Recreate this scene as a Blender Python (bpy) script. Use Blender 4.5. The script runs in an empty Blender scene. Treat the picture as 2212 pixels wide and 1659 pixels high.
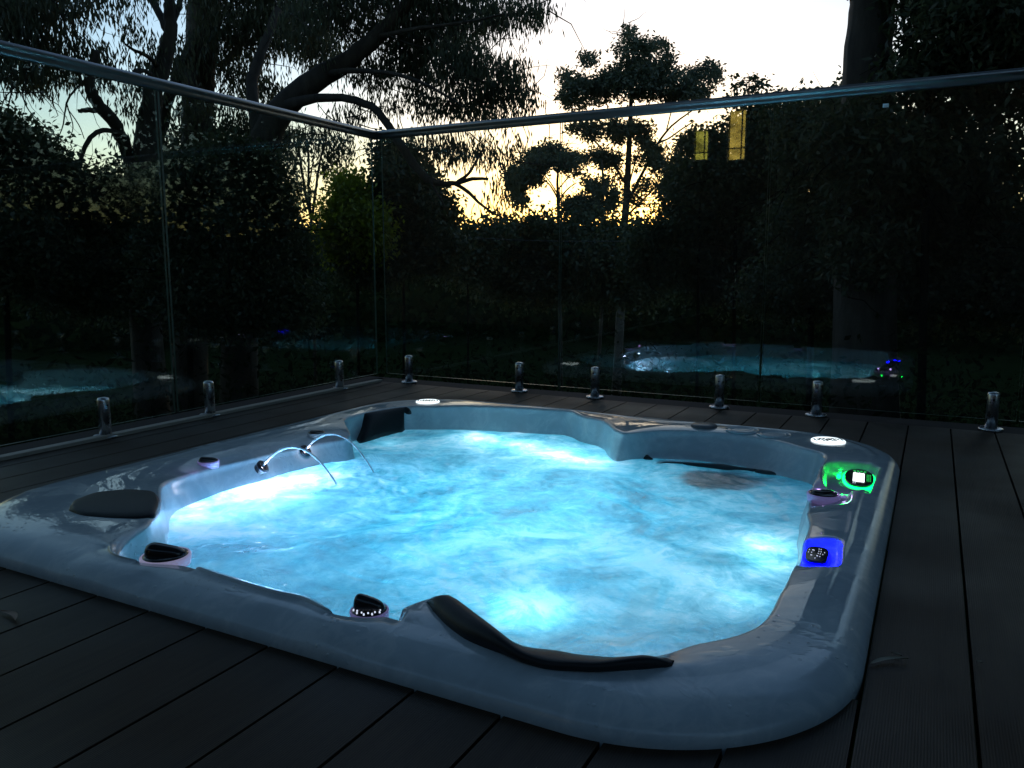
import bpy, bmesh, math, random
import numpy as np
from mathutils import Vector, Matrix, noise
R_ = math.radians
random.seed(7); RNG = np.random.default_rng(7)
scn = bpy.context.scene

# ------------------------------------------------------------------ camera
HC, PITCH, YAW, FPX = 0.70, math.atan(254/1718.0), R_(27.83), 1718.0
cam_d = bpy.data.cameras.new('camera'); cam_d.sensor_width = 36.0
cam_d.lens = FPX/2212*36.0; cam_d.clip_start = 0.02; cam_d.clip_end = 2000
cam = bpy.data.objects.new('camera', cam_d); scn.collection.objects.link(cam)
cam.location = (0, 0, HC); cam.rotation_euler = (R_(90)-PITCH, 0, YAW)
scn.camera = cam

# ------------------------------------------------------------------ sky, sun, exposure
SUN_AZ = R_(20.0)          # to the left of +Y
SUN_EL = R_(2.4)
w = bpy.data.worlds.new('World'); scn.world = w; w.use_nodes = True
nt = w.node_tree; nt.nodes.clear()
sky = nt.nodes.new('ShaderNodeTexSky'); sky.sky_type = 'NISHITA'; sky.sun_disc = False
sky.sun_elevation = SUN_EL; sky.sun_rotation = -SUN_AZ
sky.air_density = 1.0; sky.dust_density = 0.6; sky.ozone_density = 2.3
bg = nt.nodes.new('ShaderNodeBackground'); bg.inputs[1].default_value = 0.15
ow = nt.nodes.new('ShaderNodeOutputWorld')
nt.links.new(sky.outputs[0], bg.inputs[0]); nt.links.new(bg.outputs[0], ow.inputs[0])
sd = bpy.data.lights.new('sun', 'SUN'); sd.energy = 0.02; sd.angle = R_(4); sd.color = (1, .62, .35)
so = bpy.data.objects.new('sun', sd); scn.collection.objects.link(so)
sdir = Vector((-math.sin(SUN_AZ)*math.cos(R_(2)), math.cos(SUN_AZ)*math.cos(R_(2)), math.sin(R_(2))))
so.rotation_euler = sdir.to_track_quat('Z', 'Y').to_euler(); so.location = (0, 30, 20)
scn.view_settings.view_transform = 'Standard'; scn.view_settings.look = 'None'
scn.view_settings.gamma = 1; scn.view_settings.exposure = 1.78
scn.cycles.use_denoising = True
scn.cycles.max_bounces = 10; scn.cycles.transparent_max_bounces = 24
scn.cycles.diffuse_bounces = 4; scn.cycles.glossy_bounces = 5; scn.cycles.transmission_bounces = 8
scn.cycles.caustics_reflective = False; scn.cycles.caustics_refractive = False
scn.cycles.sample_clamp_indirect = 4.0

# ------------------------------------------------------------------ helpers
cz, sz = math.cos(YAW), math.sin(YAW)
cp, sp = math.cos(PITCH), math.sin(PITCH)
def ray(x, y):
    u = (x-1106)/FPX; v = -(y-829.5)/FPX
    a, b, c = u, cp+v*sp, -sp+v*cp
    return np.array([cz*a-sz*b, sz*a+cz*b, c])
def P(x, y, z):                      # a measured point of the photograph at height z
    d = ray(x, y); t = (z-HC)/d[2]
    return np.array([0, 0, HC])+t*d
def PD(x, y, dist):                  # ... at horizontal distance dist
    d = ray(x, y); t = dist/math.hypot(d[0], d[1])
    return np.array([0, 0, HC])+t*d

COL = scn.collection
def props(o, label=None, cat=None, group=None, kind=None):
    if label: o['label'] = label
    if cat: o['category'] = cat
    if group: o['group'] = group
    if kind: o['kind'] = kind
    return o
def empty(name, loc, **k):
    o = bpy.data.objects.new(name, None); COL.objects.link(o); o.location = loc
    o.empty_display_size = .1
    return props(o, **k)
class MB:
    """collects geometry in world coordinates, links it as one mesh"""
    def __init__(s): s.v = []; s.f = []; s.sm = []
    def add(s, V, F, smooth=False):
        n = len(s.v); s.v += [tuple(map(float, p)) for p in V]
        s.f += [tuple(i+n for i in f) for f in F]; s.sm += [smooth]*len(F)
    def box(s, lo, hi, M=None):
        x0, y0, z0 = lo; x1, y1, z1 = hi
        V = [(x0,y0,z0),(x1,y0,z0),(x1,y1,z0),(x0,y1,z0),(x0,y0,z1),(x1,y0,z1),(x1,y1,z1),(x0,y1,z1)]
        if M is not None: V = [tuple(M @ Vector(p)) for p in V]
        s.add(V, [(0,3,2,1),(4,5,6,7),(0,1,5,4),(1,2,6,5),(2,3,7,6),(3,0,4,7)])
    def grid(s, rows, closed_u=False, smooth=True, cap0=False, cap1=False):
        """rows: list of rings (lists of points)"""
        m = len(rows[0]); V = [p for r in rows for p in r]; F = []
        for i in range(len(rows)-1):
            for j in range(m if closed_u else m-1):
                k = (j+1) % m
                F.append((i*m+j, i*m+k, (i+1)*m+k, (i+1)*m+j))
        if cap0: F.append(tuple(range(m))[::-1])
        if cap1: F.append(tuple((len(rows)-1)*m+j for j in range(m)))
        s.add(V, F, smooth)
    def tube(s, pts, rad, n=10, cap=True, smooth=True):
        pts = [np.array(p, float) for p in pts]
        if not hasattr(rad, '__len__'): rad = [rad]*len(pts)
        rows = []; ref = None
        for i, p in enumerate(pts):
            a = pts[max(i-1, 0)]; b = pts[min(i+1, len(pts)-1)]; t = b-a; t = t/(np.linalg.norm(t)+1e-9)
            if ref is None:
                ref = np.array([0, 0, 1.]) if abs(t[2]) < .9 else np.array([1., 0, 0])
            u = np.cross(t, ref); u /= np.linalg.norm(u)+1e-9; v = np.cross(u, t); ref = v
            rows.append([p+rad[i]*(math.cos(q)*u+math.sin(q)*v) for q in np.linspace(0, 2*math.pi, n, endpoint=False)])
        s.grid(rows, True, smooth, cap, cap)
    def lathe(s, c, prof, n=24, M=None, smooth=True):
        """prof: (r, z) pairs round the z axis through c, M an optional rotation"""
        rows = []
        for r, z in prof:
            ring = []
            for q in np.linspace(0, 2*math.pi, n, endpoint=False):
                p = Vector((r*math.cos(q), r*math.sin(q), z))
                if M is not None: p = M @ p
                ring.append((c[0]+p.x, c[1]+p.y, c[2]+p.z))
            rows.append(ring)
        s.grid(rows, True, smooth, True, True)
    def build(s, name, mat, parent=None, **k):
        me = bpy.data.meshes.new(name); me.from_pydata(s.v, [], s.f); me.update()
        me.polygons.foreach_set('use_smooth', s.sm)
        if mat: me.materials.append(mat)
        o = bpy.data.objects.new(name, me); COL.objects.link(o)
        if parent is not None:
            o.parent = parent; o.matrix_parent_inverse = Matrix.Translation(-Vector(parent.location)) if parent.parent is None else Matrix.Identity(4)
            if parent.parent is not None:
                pw = Vector(parent.parent.location) if parent.parent.type == 'EMPTY' else Vector((0,0,0))
                o.matrix_parent_inverse = Matrix.Identity(4) if parent.type == 'MESH' else Matrix.Translation(-pw)
        return props(o, **k)

def mat(name, col=(.5,.5,.5), rough=.5, metal=0, spec=.5, emit=None, es=0, coat=0):
    m = bpy.data.materials.new(name); m.use_nodes = True
    b = m.node_tree.nodes['Principled BSDF']
    b.inputs['Base Color'].default_value = (*col, 1); b.inputs['Roughness'].default_value = rough
    b.inputs['Metallic'].default_value = metal; b.inputs['Specular IOR Level'].default_value = spec
    b.inputs['Coat Weight'].default_value = coat
    if emit: b.inputs['Emission Color'].default_value = (*emit, 1); b.inputs['Emission Strength'].default_value = es
    m.cycles.emission_sampling = 'FRONT' if emit else 'NONE'
    return m
class NT:
    def __init__(s, m): s.m = m; s.t = m.node_tree; s.b = s.t.nodes.get('Principled BSDF'); s.o = s.t.nodes.get('Material Output')
    def n(s, typ, **k):
        x = s.t.nodes.new(typ)
        for a, v in k.items():
            if a.startswith('i_'): x.inputs[int(a[2:])].default_value = v
            else: setattr(x, a, v)
        return x
    def l(s, a, b): s.t.links.new(a, b)
    def coord(s, scale=(1,1,1), rot=(0,0,0)):
        tc = s.n('ShaderNodeTexCoord'); mp = s.n('ShaderNodeMapping')
        mp.inputs['Scale'].default_value = scale; mp.inputs['Rotation'].default_value = rot
        s.l(tc.outputs['Object'], mp.inputs[0]); return mp.outputs[0]
    def noise(s, vec, scale, detail=4, rough=.5, dist=0):
        x = s.n('ShaderNodeTexNoise'); x.inputs['Scale'].default_value = scale
        x.inputs['Detail'].default_value = detail; x.inputs['Roughness'].default_value = rough
        x.inputs['Distortion'].default_value = dist; s.l(vec, x.inputs['Vector']); return x.outputs['Fac']
    def ramp(s, fac, stops, interp='LINEAR'):
        x = s.n('ShaderNodeValToRGB'); cr = x.color_ramp; cr.interpolation = interp
        while len(cr.elements) < len(stops): cr.elements.new(.5)
        for e, (p, c) in zip(cr.elements, stops):
            e.position = p; e.color = (*c, 1) if hasattr(c, '__len__') else (c, c, c, 1)
        s.l(fac, x.inputs[0]); return x.outputs[0]
    def bump(s, h, strength=.3, dist=.01, nrm=None):
        x = s.n('ShaderNodeBump'); x.inputs['Strength'].default_value = strength; x.inputs['Distance'].default_value = dist
        s.l(h, x.inputs['Height'])
        if nrm: s.l(nrm, x.inputs['Normal'])
        return x.outputs[0]

# ------------------------------------------------------------------ materials
def make_mats():
    M = {}
    # deck boards
    m = mat('deck_board', (.06,.05,.045), .55, spec=.25); t = NT(m)
    v = t.coord((1.0, .06, 1)); a = t.noise(v, 60, 5, .6); v2 = t.coord(); b = t.noise(v2, 2.2, 3)
    c = t.ramp(a, [(.25, (.024,.013,.007)), (.75, (.044,.027,.014))])
    c2 = t.ramp(b, [(.3, (.55,.6,.62)), (.75, (1.15,1.1,1.0))])
    mx = t.n('ShaderNodeMix', data_type='RGBA', blend_type='MULTIPLY'); mx.inputs[0].default_value = .8
    t.l(c, mx.inputs[6]); t.l(c2, mx.inputs[7]); t.l(mx.outputs[2], t.b.inputs['Base Color'])
    t.l(t.ramp(b, [(.3, .42), (.8, .75)]), t.b.inputs['Roughness'])
    wv = t.n('ShaderNodeTexWave', wave_type='BANDS', bands_direction='X'); wv.inputs['Scale'].default_value = 75; wv.inputs['Distortion'].default_value = .3
    t.l(v2, wv.inputs['Vector'])
    t.l(t.bump(wv.outputs['Fac'], .25, .002, t.bump(a, .25, .002)), t.b.inputs['Normal']); M['deck'] = m
    M['deck_edge'] = mat('edge_timber', (.42,.38,.32), .6)
    M['border'] = mat('border_board', (.016,.014,.012), .8, spec=.2)
    # acrylic
    m = mat('pearl_acrylic', (.5,.52,.54), .12, 0, .5, coat=.0); t = NT(m)
    v = t.coord(); n1 = t.noise(v, 3.0, 6, .62, 2.2); n2 = t.noise(v, 9, 5, .6, 3.0)
    mxa = t.n('ShaderNodeMath', operation='ADD'); t.l(n1, mxa.inputs[0]); t.l(n2, mxa.inputs[1])
    ml = t.n('ShaderNodeMath', operation='MULTIPLY'); ml.inputs[1].default_value = .5; t.l(mxa.outputs[0], ml.inputs[0])
    t.l(t.ramp(ml.outputs[0], [(.36, (.40,.48,.535)), (.5, (.44,.525,.58)), (.56, (.52,.59,.63)), (.62, (.43,.515,.57)), (.75, (.40,.48,.535))]), t.b.inputs['Base Color'])
    wn = t.noise(v, 4.2, 4, .55, 1.0)
    wet = t.ramp(wn, [(.46, 0.0), (.475, 1.0)])
    gm = t.n('ShaderNodeNewGeometry'); sx = t.n('ShaderNodeSeparateXYZ'); t.l(gm.outputs['True Normal'], sx.inputs[0])
    flat = t.ramp(sx.outputs[2], [(.90, 0.0), (.97, 1.0)]); wm = t.n('ShaderNodeMath', operation='MULTIPLY'); t.l(wet, wm.inputs[0]); t.l(flat, wm.inputs[1]); wet = wm.outputs[0]
    rr = t.n('ShaderNodeMapRange'); rr.inputs[3].default_value = .22; rr.inputs[4].default_value = .025
    t.l(wet, rr.inputs[0]); t.l(rr.outputs[0], t.b.inputs['Roughness'])
    drop = t.n('ShaderNodeTexVoronoi', feature='F1'); drop.inputs['Scale'].default_value = 55; t.l(v, drop.inputs['Vector'])
    dr = t.ramp(drop.outputs['Distance'], [(.10, 1.0), (.22, 0.0)])
    gate = t.ramp(t.noise(v, 7, 2), [(.53, 0.0), (.62, 1.0)])
    dm = t.n('ShaderNodeMath', operation='MULTIPLY'); t.l(dr, dm.inputs[0]); t.l(gate, dm.inputs[1])
    t.l(t.bump(wet, .22, .001, t.bump(dm.outputs[0], .5, .002, t.bump(wn, .15, .006))), t.b.inputs['Normal'])
    M['acrylic'] = m
    # pillow foam
    m = mat('headrest_foam', (.010,.013,.015), .5, 0, .35); t = NT(m)
    v = t.coord(); t.l(t.bump(t.noise(v, 350, 3), .12, .002), t.b.inputs['Normal']); M['pillow'] = m
    M['black'] = mat('black_plastic', (.012,.012,.014), .22)
    M['dark_ring'] = mat('dark_ring', (.12,.11,.13), .15, 1)
    # brushed stainless
    m = mat('stainless', (.55,.56,.58), .28, 1); t = NT(m)
    v = t.coord((1, 1, 1)); t.l(t.ramp(t.noise(v, 40, 4), [(.3, .2), (.8, .42)]), t.b.inputs['Roughness']); M['steel'] = m
    m = mat('rail_metal', (.30,.29,.29), .4, 1); t = NT(m)
    v = t.coord((.4, .4, 6)); t.l(t.ramp(t.noise(v, 12, 4), [(.3, .32), (.8, .5)]), t.b.inputs['Roughness']); M['rail'] = m
    # glass panels
    m = bpy.data.materials.new('fence_glass'); m.use_nodes = True; t = NT(m); t.t.nodes.remove(t.b)
    tr = t.n('ShaderNodeBsdfTransparent'); tr.inputs[0].default_value = (.92,.935,.90,1)
    gl = t.n('ShaderNodeBsdfGlossy'); gl.inputs['Roughness'].default_value = .0; gl.inputs[0].default_value = (.95,1,.98,1)
    fr = t.n('ShaderNodeFresnel'); gb = t.n('ShaderNodeNewGeometry'); mr = t.n('ShaderNodeMapRange')
    mr.inputs[3].default_value = 1.5; mr.inputs[4].default_value = 1/1.5; t.l(gb.outputs['Backfacing'], mr.inputs[0]); t.l(mr.outputs[0], fr.inputs[0])
    dust = t.n('ShaderNodeBsdfDiffuse'); dust.inputs[0].default_value = (.6,.62,.6,1)
    v = t.coord(); dn = t.ramp(t.noise(v, 6, 5, .7), [(.45, 0.0), (.8, .012)])
    m0 = t.n('ShaderNodeMixShader'); t.l(dn, m0.inputs[0]); t.l(tr.outputs[0], m0.inputs[1]); t.l(dust.outputs[0], m0.inputs[2])
    mx = t.n('ShaderNodeMixShader'); t.l(fr.outputs[0], mx.inputs[0]); t.l(m0.outputs[0], mx.inputs[1]); t.l(gl.outputs[0], mx.inputs[2])
    t.l(mx.outputs[0], t.o.inputs[0]); M['glass'] = m
    m = mat('glass_edge', (.08,.13,.10), .3); M['glass_edge'] = m
    # bark / leaves
    M['dark_bark'] = mat('dark_bark', (.012,.012,.010), .95, spec=0)
    def bark(name, c0, c1):
        m = mat(name, c0, .85); t = NT(m); v = t.coord((1, 1, .25))
        a = t.noise(v, 9, 6, .65); t.l(t.ramp(a, [(.3, c0), (.75, c1)]), t.b.inputs['Base Color'])
        t.l(t.bump(a, .6, .04), t.b.inputs['Normal']); return m
    M['bark'] = bark('rough_bark', (.025,.020,.017), (.075,.062,.052))
    M['pale_bark'] = bark('pale_bark', (.12,.10,.085), (.30,.27,.23))
    def leaf(name, c0, c1, tl=.35, gls=.08):
        m = bpy.data.materials.new(name); m.use_nodes = True; t = NT(m); t.t.nodes.remove(t.b)
        v = t.coord(); a = t.noise(v, 1.1, 3); g = t.n('ShaderNodeNewGeometry')
        mm = t.n('ShaderNodeMath', operation='ADD'); t.l(a, mm.inputs[0]); t.l(g.outputs['Random Per Island'], mm.inputs[1])
        m2 = t.n('ShaderNodeMath', operation='MULTIPLY'); m2.inputs[1].default_value = .5; t.l(mm.outputs[0], m2.inputs[0])
        c = t.ramp(m2.outputs[0], [(.2, c0), (.8, c1)])
        d = t.n('ShaderNodeBsdfDiffuse'); tr = t.n('ShaderNodeBsdfTranslucent'); t.l(c, d.inputs[0]); t.l(c, tr.inputs[0])
        mx = t.n('ShaderNodeMixShader'); mx.inputs[0].default_value = tl; t.l(d.outputs[0], mx.inputs[1]); t.l(tr.outputs[0], mx.inputs[2])
        gl = t.n('ShaderNodeBsdfGlossy'); gl.inputs['Roughness'].default_value = .5; gl.inputs[0].default_value = (.5,.5,.5,1)
        m3 = t.n('ShaderNodeMixShader'); m3.inputs[0].default_value = gls; t.l(mx.outputs[0], m3.inputs[1]); t.l(gl.outputs[0], m3.inputs[2])
        t.l(m3.outputs[0], t.o.inputs[0]); return m
    M['gum'] = leaf('gum_leaves', (.05,.07,.04), (.11,.13,.07), .5)
    M['dark_leaf'] = leaf('dark_leaves', (.03,.05,.025), (.08,.105,.045), .4)
    M['round_leaf'] = leaf('crown_leaves', (.05,.07,.04), (.10,.12,.07), .5)
    M['yellow_glow'] = leaf('yellow_glow_leaves', (.20,.26,.02), (.36,.40,.03), .6)  # yellow raised so the leaf colour carries the backlit glow
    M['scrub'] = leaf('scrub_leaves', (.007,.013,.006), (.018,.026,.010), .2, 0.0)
    m = mat('dark_soil', (.015,.02,.01), 1, spec=0); t = NT(m); v = t.coord()
    t.l(t.ramp(t.noise(v, 1.5, 6), [(.3, (.005,.010,.004)), (.75, (.014,.022,.008))]), t.b.inputs['Base Color']); M['ground'] = m
    return M
M = make_mats()

# ------------------------------------------------------------------ ground: one sheet that falls away beyond the deck and rises to a far hill
def ground_z(x, y):
    r = math.hypot(x+1, y-2)
    fall = -0.55 - 4.5*min(1, max(0, (r-4)/26))**1.1
    az = math.degrees(math.atan2(-x, y))           # left of +Y
    hill = 0
    if r > 55:
        k = min(1, (r-55)/120); k = k*k*(3-2*k)
        hill = k*(11.5+2.0*math.sin(az*.09+1.3)+1.2*math.sin(az*.31)+(2.0 if az < 10 else 0))
    return fall+hill
def build_ground():
    rs = [0, 2, 4, 6, 9, 13, 18, 24, 32, 42, 55, 70, 88, 110, 135, 165, 200, 260, 400, 900]
    n = 120; rows = []
    for r in rs:
        rows.append([(-1+r*math.cos(q), 2+r*math.sin(q), (ground_z(-1+r*math.cos(q), 2+r*math.sin(q)) if r > 5 else -1.1)) for q in np.linspace(0, 2*math.pi, n, endpoint=False)])
    b = MB(); b.grid(rows, True, True); return b.build('ground', M['ground'], kind='structure')
build_ground()

# ------------------------------------------------------------------ spa outline
CX, CY = -1.215, 2.165; HX, HY, RC = 1.155, 1.147, .40
def r_out(th):
    """distance from the centre to the rounded square"""
    c, s = abs(math.cos(th)), abs(math.sin(th))
    t = min(HX/c if c > 1e-6 else 9, HY/s if s > 1e-6 else 9)
    px, py = t*c, t*s
    ax, ay = HX-RC, HY-RC
    if px > ax and py > ay:      # corner arc
        B = c*ax+s*ay; C_ = ax*ax+ay*ay-RC*RC
        t = B+math.sqrt(max(B*B-C_, 0))
    return t
def pol(p):
    return math.atan2(p[1]-CY, p[0]-CX), math.hypot(p[0]-CX, p[1]-CY)

# ------------------------------------------------------------------ deck
def build_deck():
    b = MB(); bw, gap = .159, .006; k0 = -.055-.004
    th = np.linspace(-math.pi, math.pi, 2880)
    ox = np.array([CX+(r_out(q)-.035)*math.cos(q) for q in th]); oy = np.array([CY+(r_out(q)-.035)*math.sin(q) for q in th])
    def ylo(x):
        m = (abs(ox-x) < .012); yy = oy[m]; return (yy.min(), yy.max()) if m.any() else None
    i0 = -19; i1 = 28
    for i in range(i0, i1):
        xa = k0+i*(bw+gap); xb = xa+bw
        if xb < -3.03: continue
        xa = max(xa, -3.03)
        def plank(poly):
            n = len(poly); V = [(x, y, 0) for x, y in poly]+[(x, y, -.028) for x, y in poly]
            F = [tuple(range(n)), tuple(range(n, 2*n))[::-1]]+[(j, j+n, (j+1) % n+n, (j+1) % n) for j in range(n)]
            b.add(V, F)
        ys, ye = -6.4, 3.905
        if xb < CX-HX+.035+.01 or xa > CX+HX-.035-.01:
            plank([(xa, ys), (xb, ys), (xb, ye), (xa, ye)]); continue
        xs = np.linspace(xa, xb, 7); lo, hi = [], []
        for x in xs:
            r = ylo(min(max(x, ox.min()+.002), ox.max()-.002))
            lo.append(r[0]); hi.append(r[1])
        plank([(xa, ys), (xb, ys)]+[(x, y) for x, y in list(zip(xs, lo))[::-1]])
        plank([(x, y) for x, y in zip(xs, hi)]+[(xb, ye), (xa, ye)])
    o = b.build('deck', M['deck'], kind='structure')
    b = MB(); b.box((-3.1, 3.915, -.028), (4.6, 4.05, -.004)); b.box((-3.2, -6.4, -.45), (-3.04, 4.05, -.004))
    b.box((-3.2, 4.05, -.45), (4.6, 4.09, -.004))
    b.build('deck_border', M['border'], kind='structure')
    b = MB(); b.box((-2.999, -4, .0005), (-2.957, 3.90, .014)); b.build('deck_edging', M['deck_edge'], kind='structure')
build_deck()

# ------------------------------------------------------------------ spa shell
ZW = -.045
# inner lip traced round the tub: x, y of the photograph, height, inward run of the wall from the lip to the water
LIP = [(256,1185,.05,.02),(262,1205,.045,.02),(300,1222,.04,.02),(360,1228,.04,.02),(415,1222,.045,.02),(440,1219,.055,.02),(520,1245,.06,.02),
 (620,1273,.06,.02),(665,1281,.06,.02),(690,1292,.06,.02),(712,1312,.055,.02),(738,1328,.05,.02),(780,1336,.045,.02),(830,1329,.05,.02),
 (872,1308,.06,.02),(920,1288,.065,.02),(958,1281,.065,.02),(990,1290,.063,.02),(1030,1328,.05,.02),(1070,1360,.045,.02),(1120,1390,.045,.02),
 (1200,1413,.045,.02),(1300,1421,.045,.02),(1400,1416,.047,.02),(1445,1409,.055,.02),(1480,1388,.06,.02),(1560,1376,.06,.02),(1615,1360,.06,.02),(1650,1338,.06,.02),(1682,1279,.06,.02),
 (1708,1229,.058,.02),(1722,1205,.05,.02),(1735,1165,.05,.02),(1748,1130,.056,.02),(1742,1105,.05,.02),(1745,1085,.035,.02),(1750,1060,.035,.02),(1757,1038,.05,.02),(1768,1010,.058,.02),(1782,984,.06,.02),
 (1768,976,.06,.04),(1735,968,.06,.06),(1690,955,.058,.08),(1640,945,.055,.09),(1560,935,.055,.10),(1480,930,.055,.10),(1420,930,.055,.09),(1380,934,.055,.07),(1350,938,.055,.04),(1325,928,.058,.03),
 (1300,908,.06,.03),(1262,901,.06,.03),(1232,888,.06,.04),(1160,883,.06,.05),(1080,879,.06,.05),(1000,876,.06,.04),(930,878,.06,.03),
 (890,877,.06,.02),(840,882,.06,.02),(785,893,.06,.02),(740,905,.06,.02),(735,916,.06,.02),(757,921,.06,.02),(766,935,.05,.02),(745,948,.035,.03),(690,957,.03,.035),(620,972,.03,.04),(540,990,.03,.045),(460,1010,.032,.045),(400,1026,.04,.035),
 (362,1038,.05,.02),(350,1048,.055,.015),(350,1075,.055,.012),(345,1100,.055,.012),(322,1130,.058,.012),(285,1155,.058,.015)]
def lip_tables(n=1080):
    L = []
    for x, y, z, dr in LIP:
        a, r = pol(P(x, y, z)); L.append((a, r, z, dr))
    L.sort(); A = np.array(L)
    # keep angles apart
    keep = [0]
    for i in range(1, len(A)):
        if A[i, 0]-A[keep[-1], 0] > .004: keep.append(i)
    A = A[keep]
    ang = np.concatenate([A[:, 0]-2*math.pi, A[:, 0], A[:, 0]+2*math.pi])
    V = np.concatenate([A[:, 1:]]*3)
    th = np.linspace(-math.pi, math.pi, n, endpoint=False)
    out = []
    for c in range(3):
        y = np.interp(th, ang, V[:, c]); out.append(y)
    # smooth
    def sm(a, w):
        k = np.hanning(w); k /= k.sum(); p = w
        e = np.concatenate([a[-p:], a, a[:p]]); return np.convolve(e, k, 'same')[p:-p]
    return th, sm(out[0], 19), sm(out[1], 25), sm(out[2], 61)
TH, RL, ZL, DR = lip_tables()
def lip_at(a):
    a = (a+math.pi) % (2*math.pi)-math.pi
    return (np.interp(a, TH, RL, period=2*math.pi), np.interp(a, TH, ZL, period=2*math.pi), np.interp(a, TH, DR, period=2*math.pi))

# recesses pressed into the rim: centre, half sizes, rotation, depth
def frame(pc, pa, pb, z):
    c = P(*pc, z); a = P(*pa, z)-c; b = P(*pb, z)-c
    return c[:2], a[:2], b[:2]
REC = []
def rec(pc, pa, pb, depth, z=.055, p=4):
    c, a, b = frame(pc, pa, pb, z); REC.append((c, np.linalg.inv(np.array([a, b]).T), depth, p))
rec((1845,1030), (1912,1036), (1842,1002), .024)          # green lit control
rec((1768,1193), (1818,1197), (1772,1164), .020)          # blue lit control
rec((1795,1062), (1838,1066), (1797,1038), .022, .055, 3) # valve at the right
rec((358,1205), (430,1212), (352,1180), .030, .05, 3)     # big valve at the left
rec((795,1320), (870,1318), (792,1295), .028, .055, 3)
def dent(x, y):
    d = 0
    for c, Mi, dep, p in REC:
        q = Mi @ (np.array([x, y])-c); s = (abs(q[0])**p+abs(q[1])**p)
        if s < 2.2:
            k = 1/(1+math.exp((s-.9)*9)); d = max(d, dep*k)
    return d
def rim_z(x, y):
    a, r = pol((x, y)); rl, zl, _ = lip_at(a); ro = r_out(a)
    t = min(1, max(0, (r-rl)/(max(ro-rl, .02))))
    z = zl+(.062-zl)*min(1, t*1.6)
    return z-dent(x, y)
def build_shell():
    spa = empty('hot_tub', (CX, CY, 0), label='large square hot tub with marbled grey rim, sunk in the deck, glowing blue', cat='hot tub')
    n = len(TH); rows = []
    nr = 26
    def ring(rf, zf):
        R = []
        for i, q in enumerate(TH):
            r = rf(i); x = CX+r*math.cos(q); y = CY+r*math.sin(q); R.append((x, y, zf(i, x, y)))
        return R
    RO = np.array([r_out(q) for q in TH])
    # outer skirt and rounded edge
    BV = np.array([.065+.05*min(1, max(0, -math.sin(q)*1.6-.3)) for q in TH]); BV = np.minimum(BV, (RO-RL)*.8)
    rows.append(ring(lambda i: RO[i]-.01, lambda i, x, y: -.10))
    rows.append(ring(lambda i: RO[i]-.004, lambda i, x, y: .001))
    for k in range(1, 8):
        q = k/7*math.pi/2
        rows.append(ring(lambda i: RO[i]-BV[i]*(1-math.cos(q)), lambda i, x, y: .002+.054*math.sin(q)))
    # top from RO-.065 to the lip
    for k in range(1, nr+1):
        u = k/nr
        def rf(i, u=u): return (RO[i]-BV[i])*(1-u)+(RL[i]+.012)*u
        def zf(i, x, y, u=u):
            cr = .056+.006*math.sin(min(1, u*2)*math.pi/2)
            z = cr*(1-u**3)+ZL[i]*u**3
            z += .004*math.exp(-((u-.18)/.07)**2)*min(1, max(0, (.09-BV[i])/.025))       # a raised bead along the edge
            return z-dent(x, y)
        rows.append(ring(rf, zf))
    dn = [dent(CX+RL[i]*math.cos(TH[i]), CY+RL[i]*math.sin(TH[i])) for i in range(n)]
    for k in range(1, 6):
        q = k/5*math.pi/2
        rows.append(ring(lambda i: RL[i]+.012-.014*math.sin(q), lambda i, x, y: ZL[i]-dn[i]-.016*(1-math.cos(q))))
    for k in range(1, 6):
        u = k/5
        rows.append(ring(lambda i: RL[i]-.002-DR[i]*u, lambda i, x, y: (ZL[i]-dn[i]-.016)*(1-u)+(ZW)*u))
    RW = [RL[i]-.002-DR[i] for i in range(n)]
    rs = np.array([.80+.06*math.cos(4*q) for q in TH])
    prof = [(.995, -.09), (.985, -.20), (.96, -.33), (.86, -.40), (.62, -.44), (.55, -.48), (.50, -.8), (.4, -.88), (.1, -.9), (.001, -.9)]
    for s, z in prof:
        rows.append(ring(lambda i: RW[i]*s if s > .6 else .95*s*1.05, lambda i, x, y: z))
    b = MB(); b.grid(rows, True, True); b.build('shell', M['acrylic'], spa)
    return spa, RW
SPA, RW = build_shell()

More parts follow.
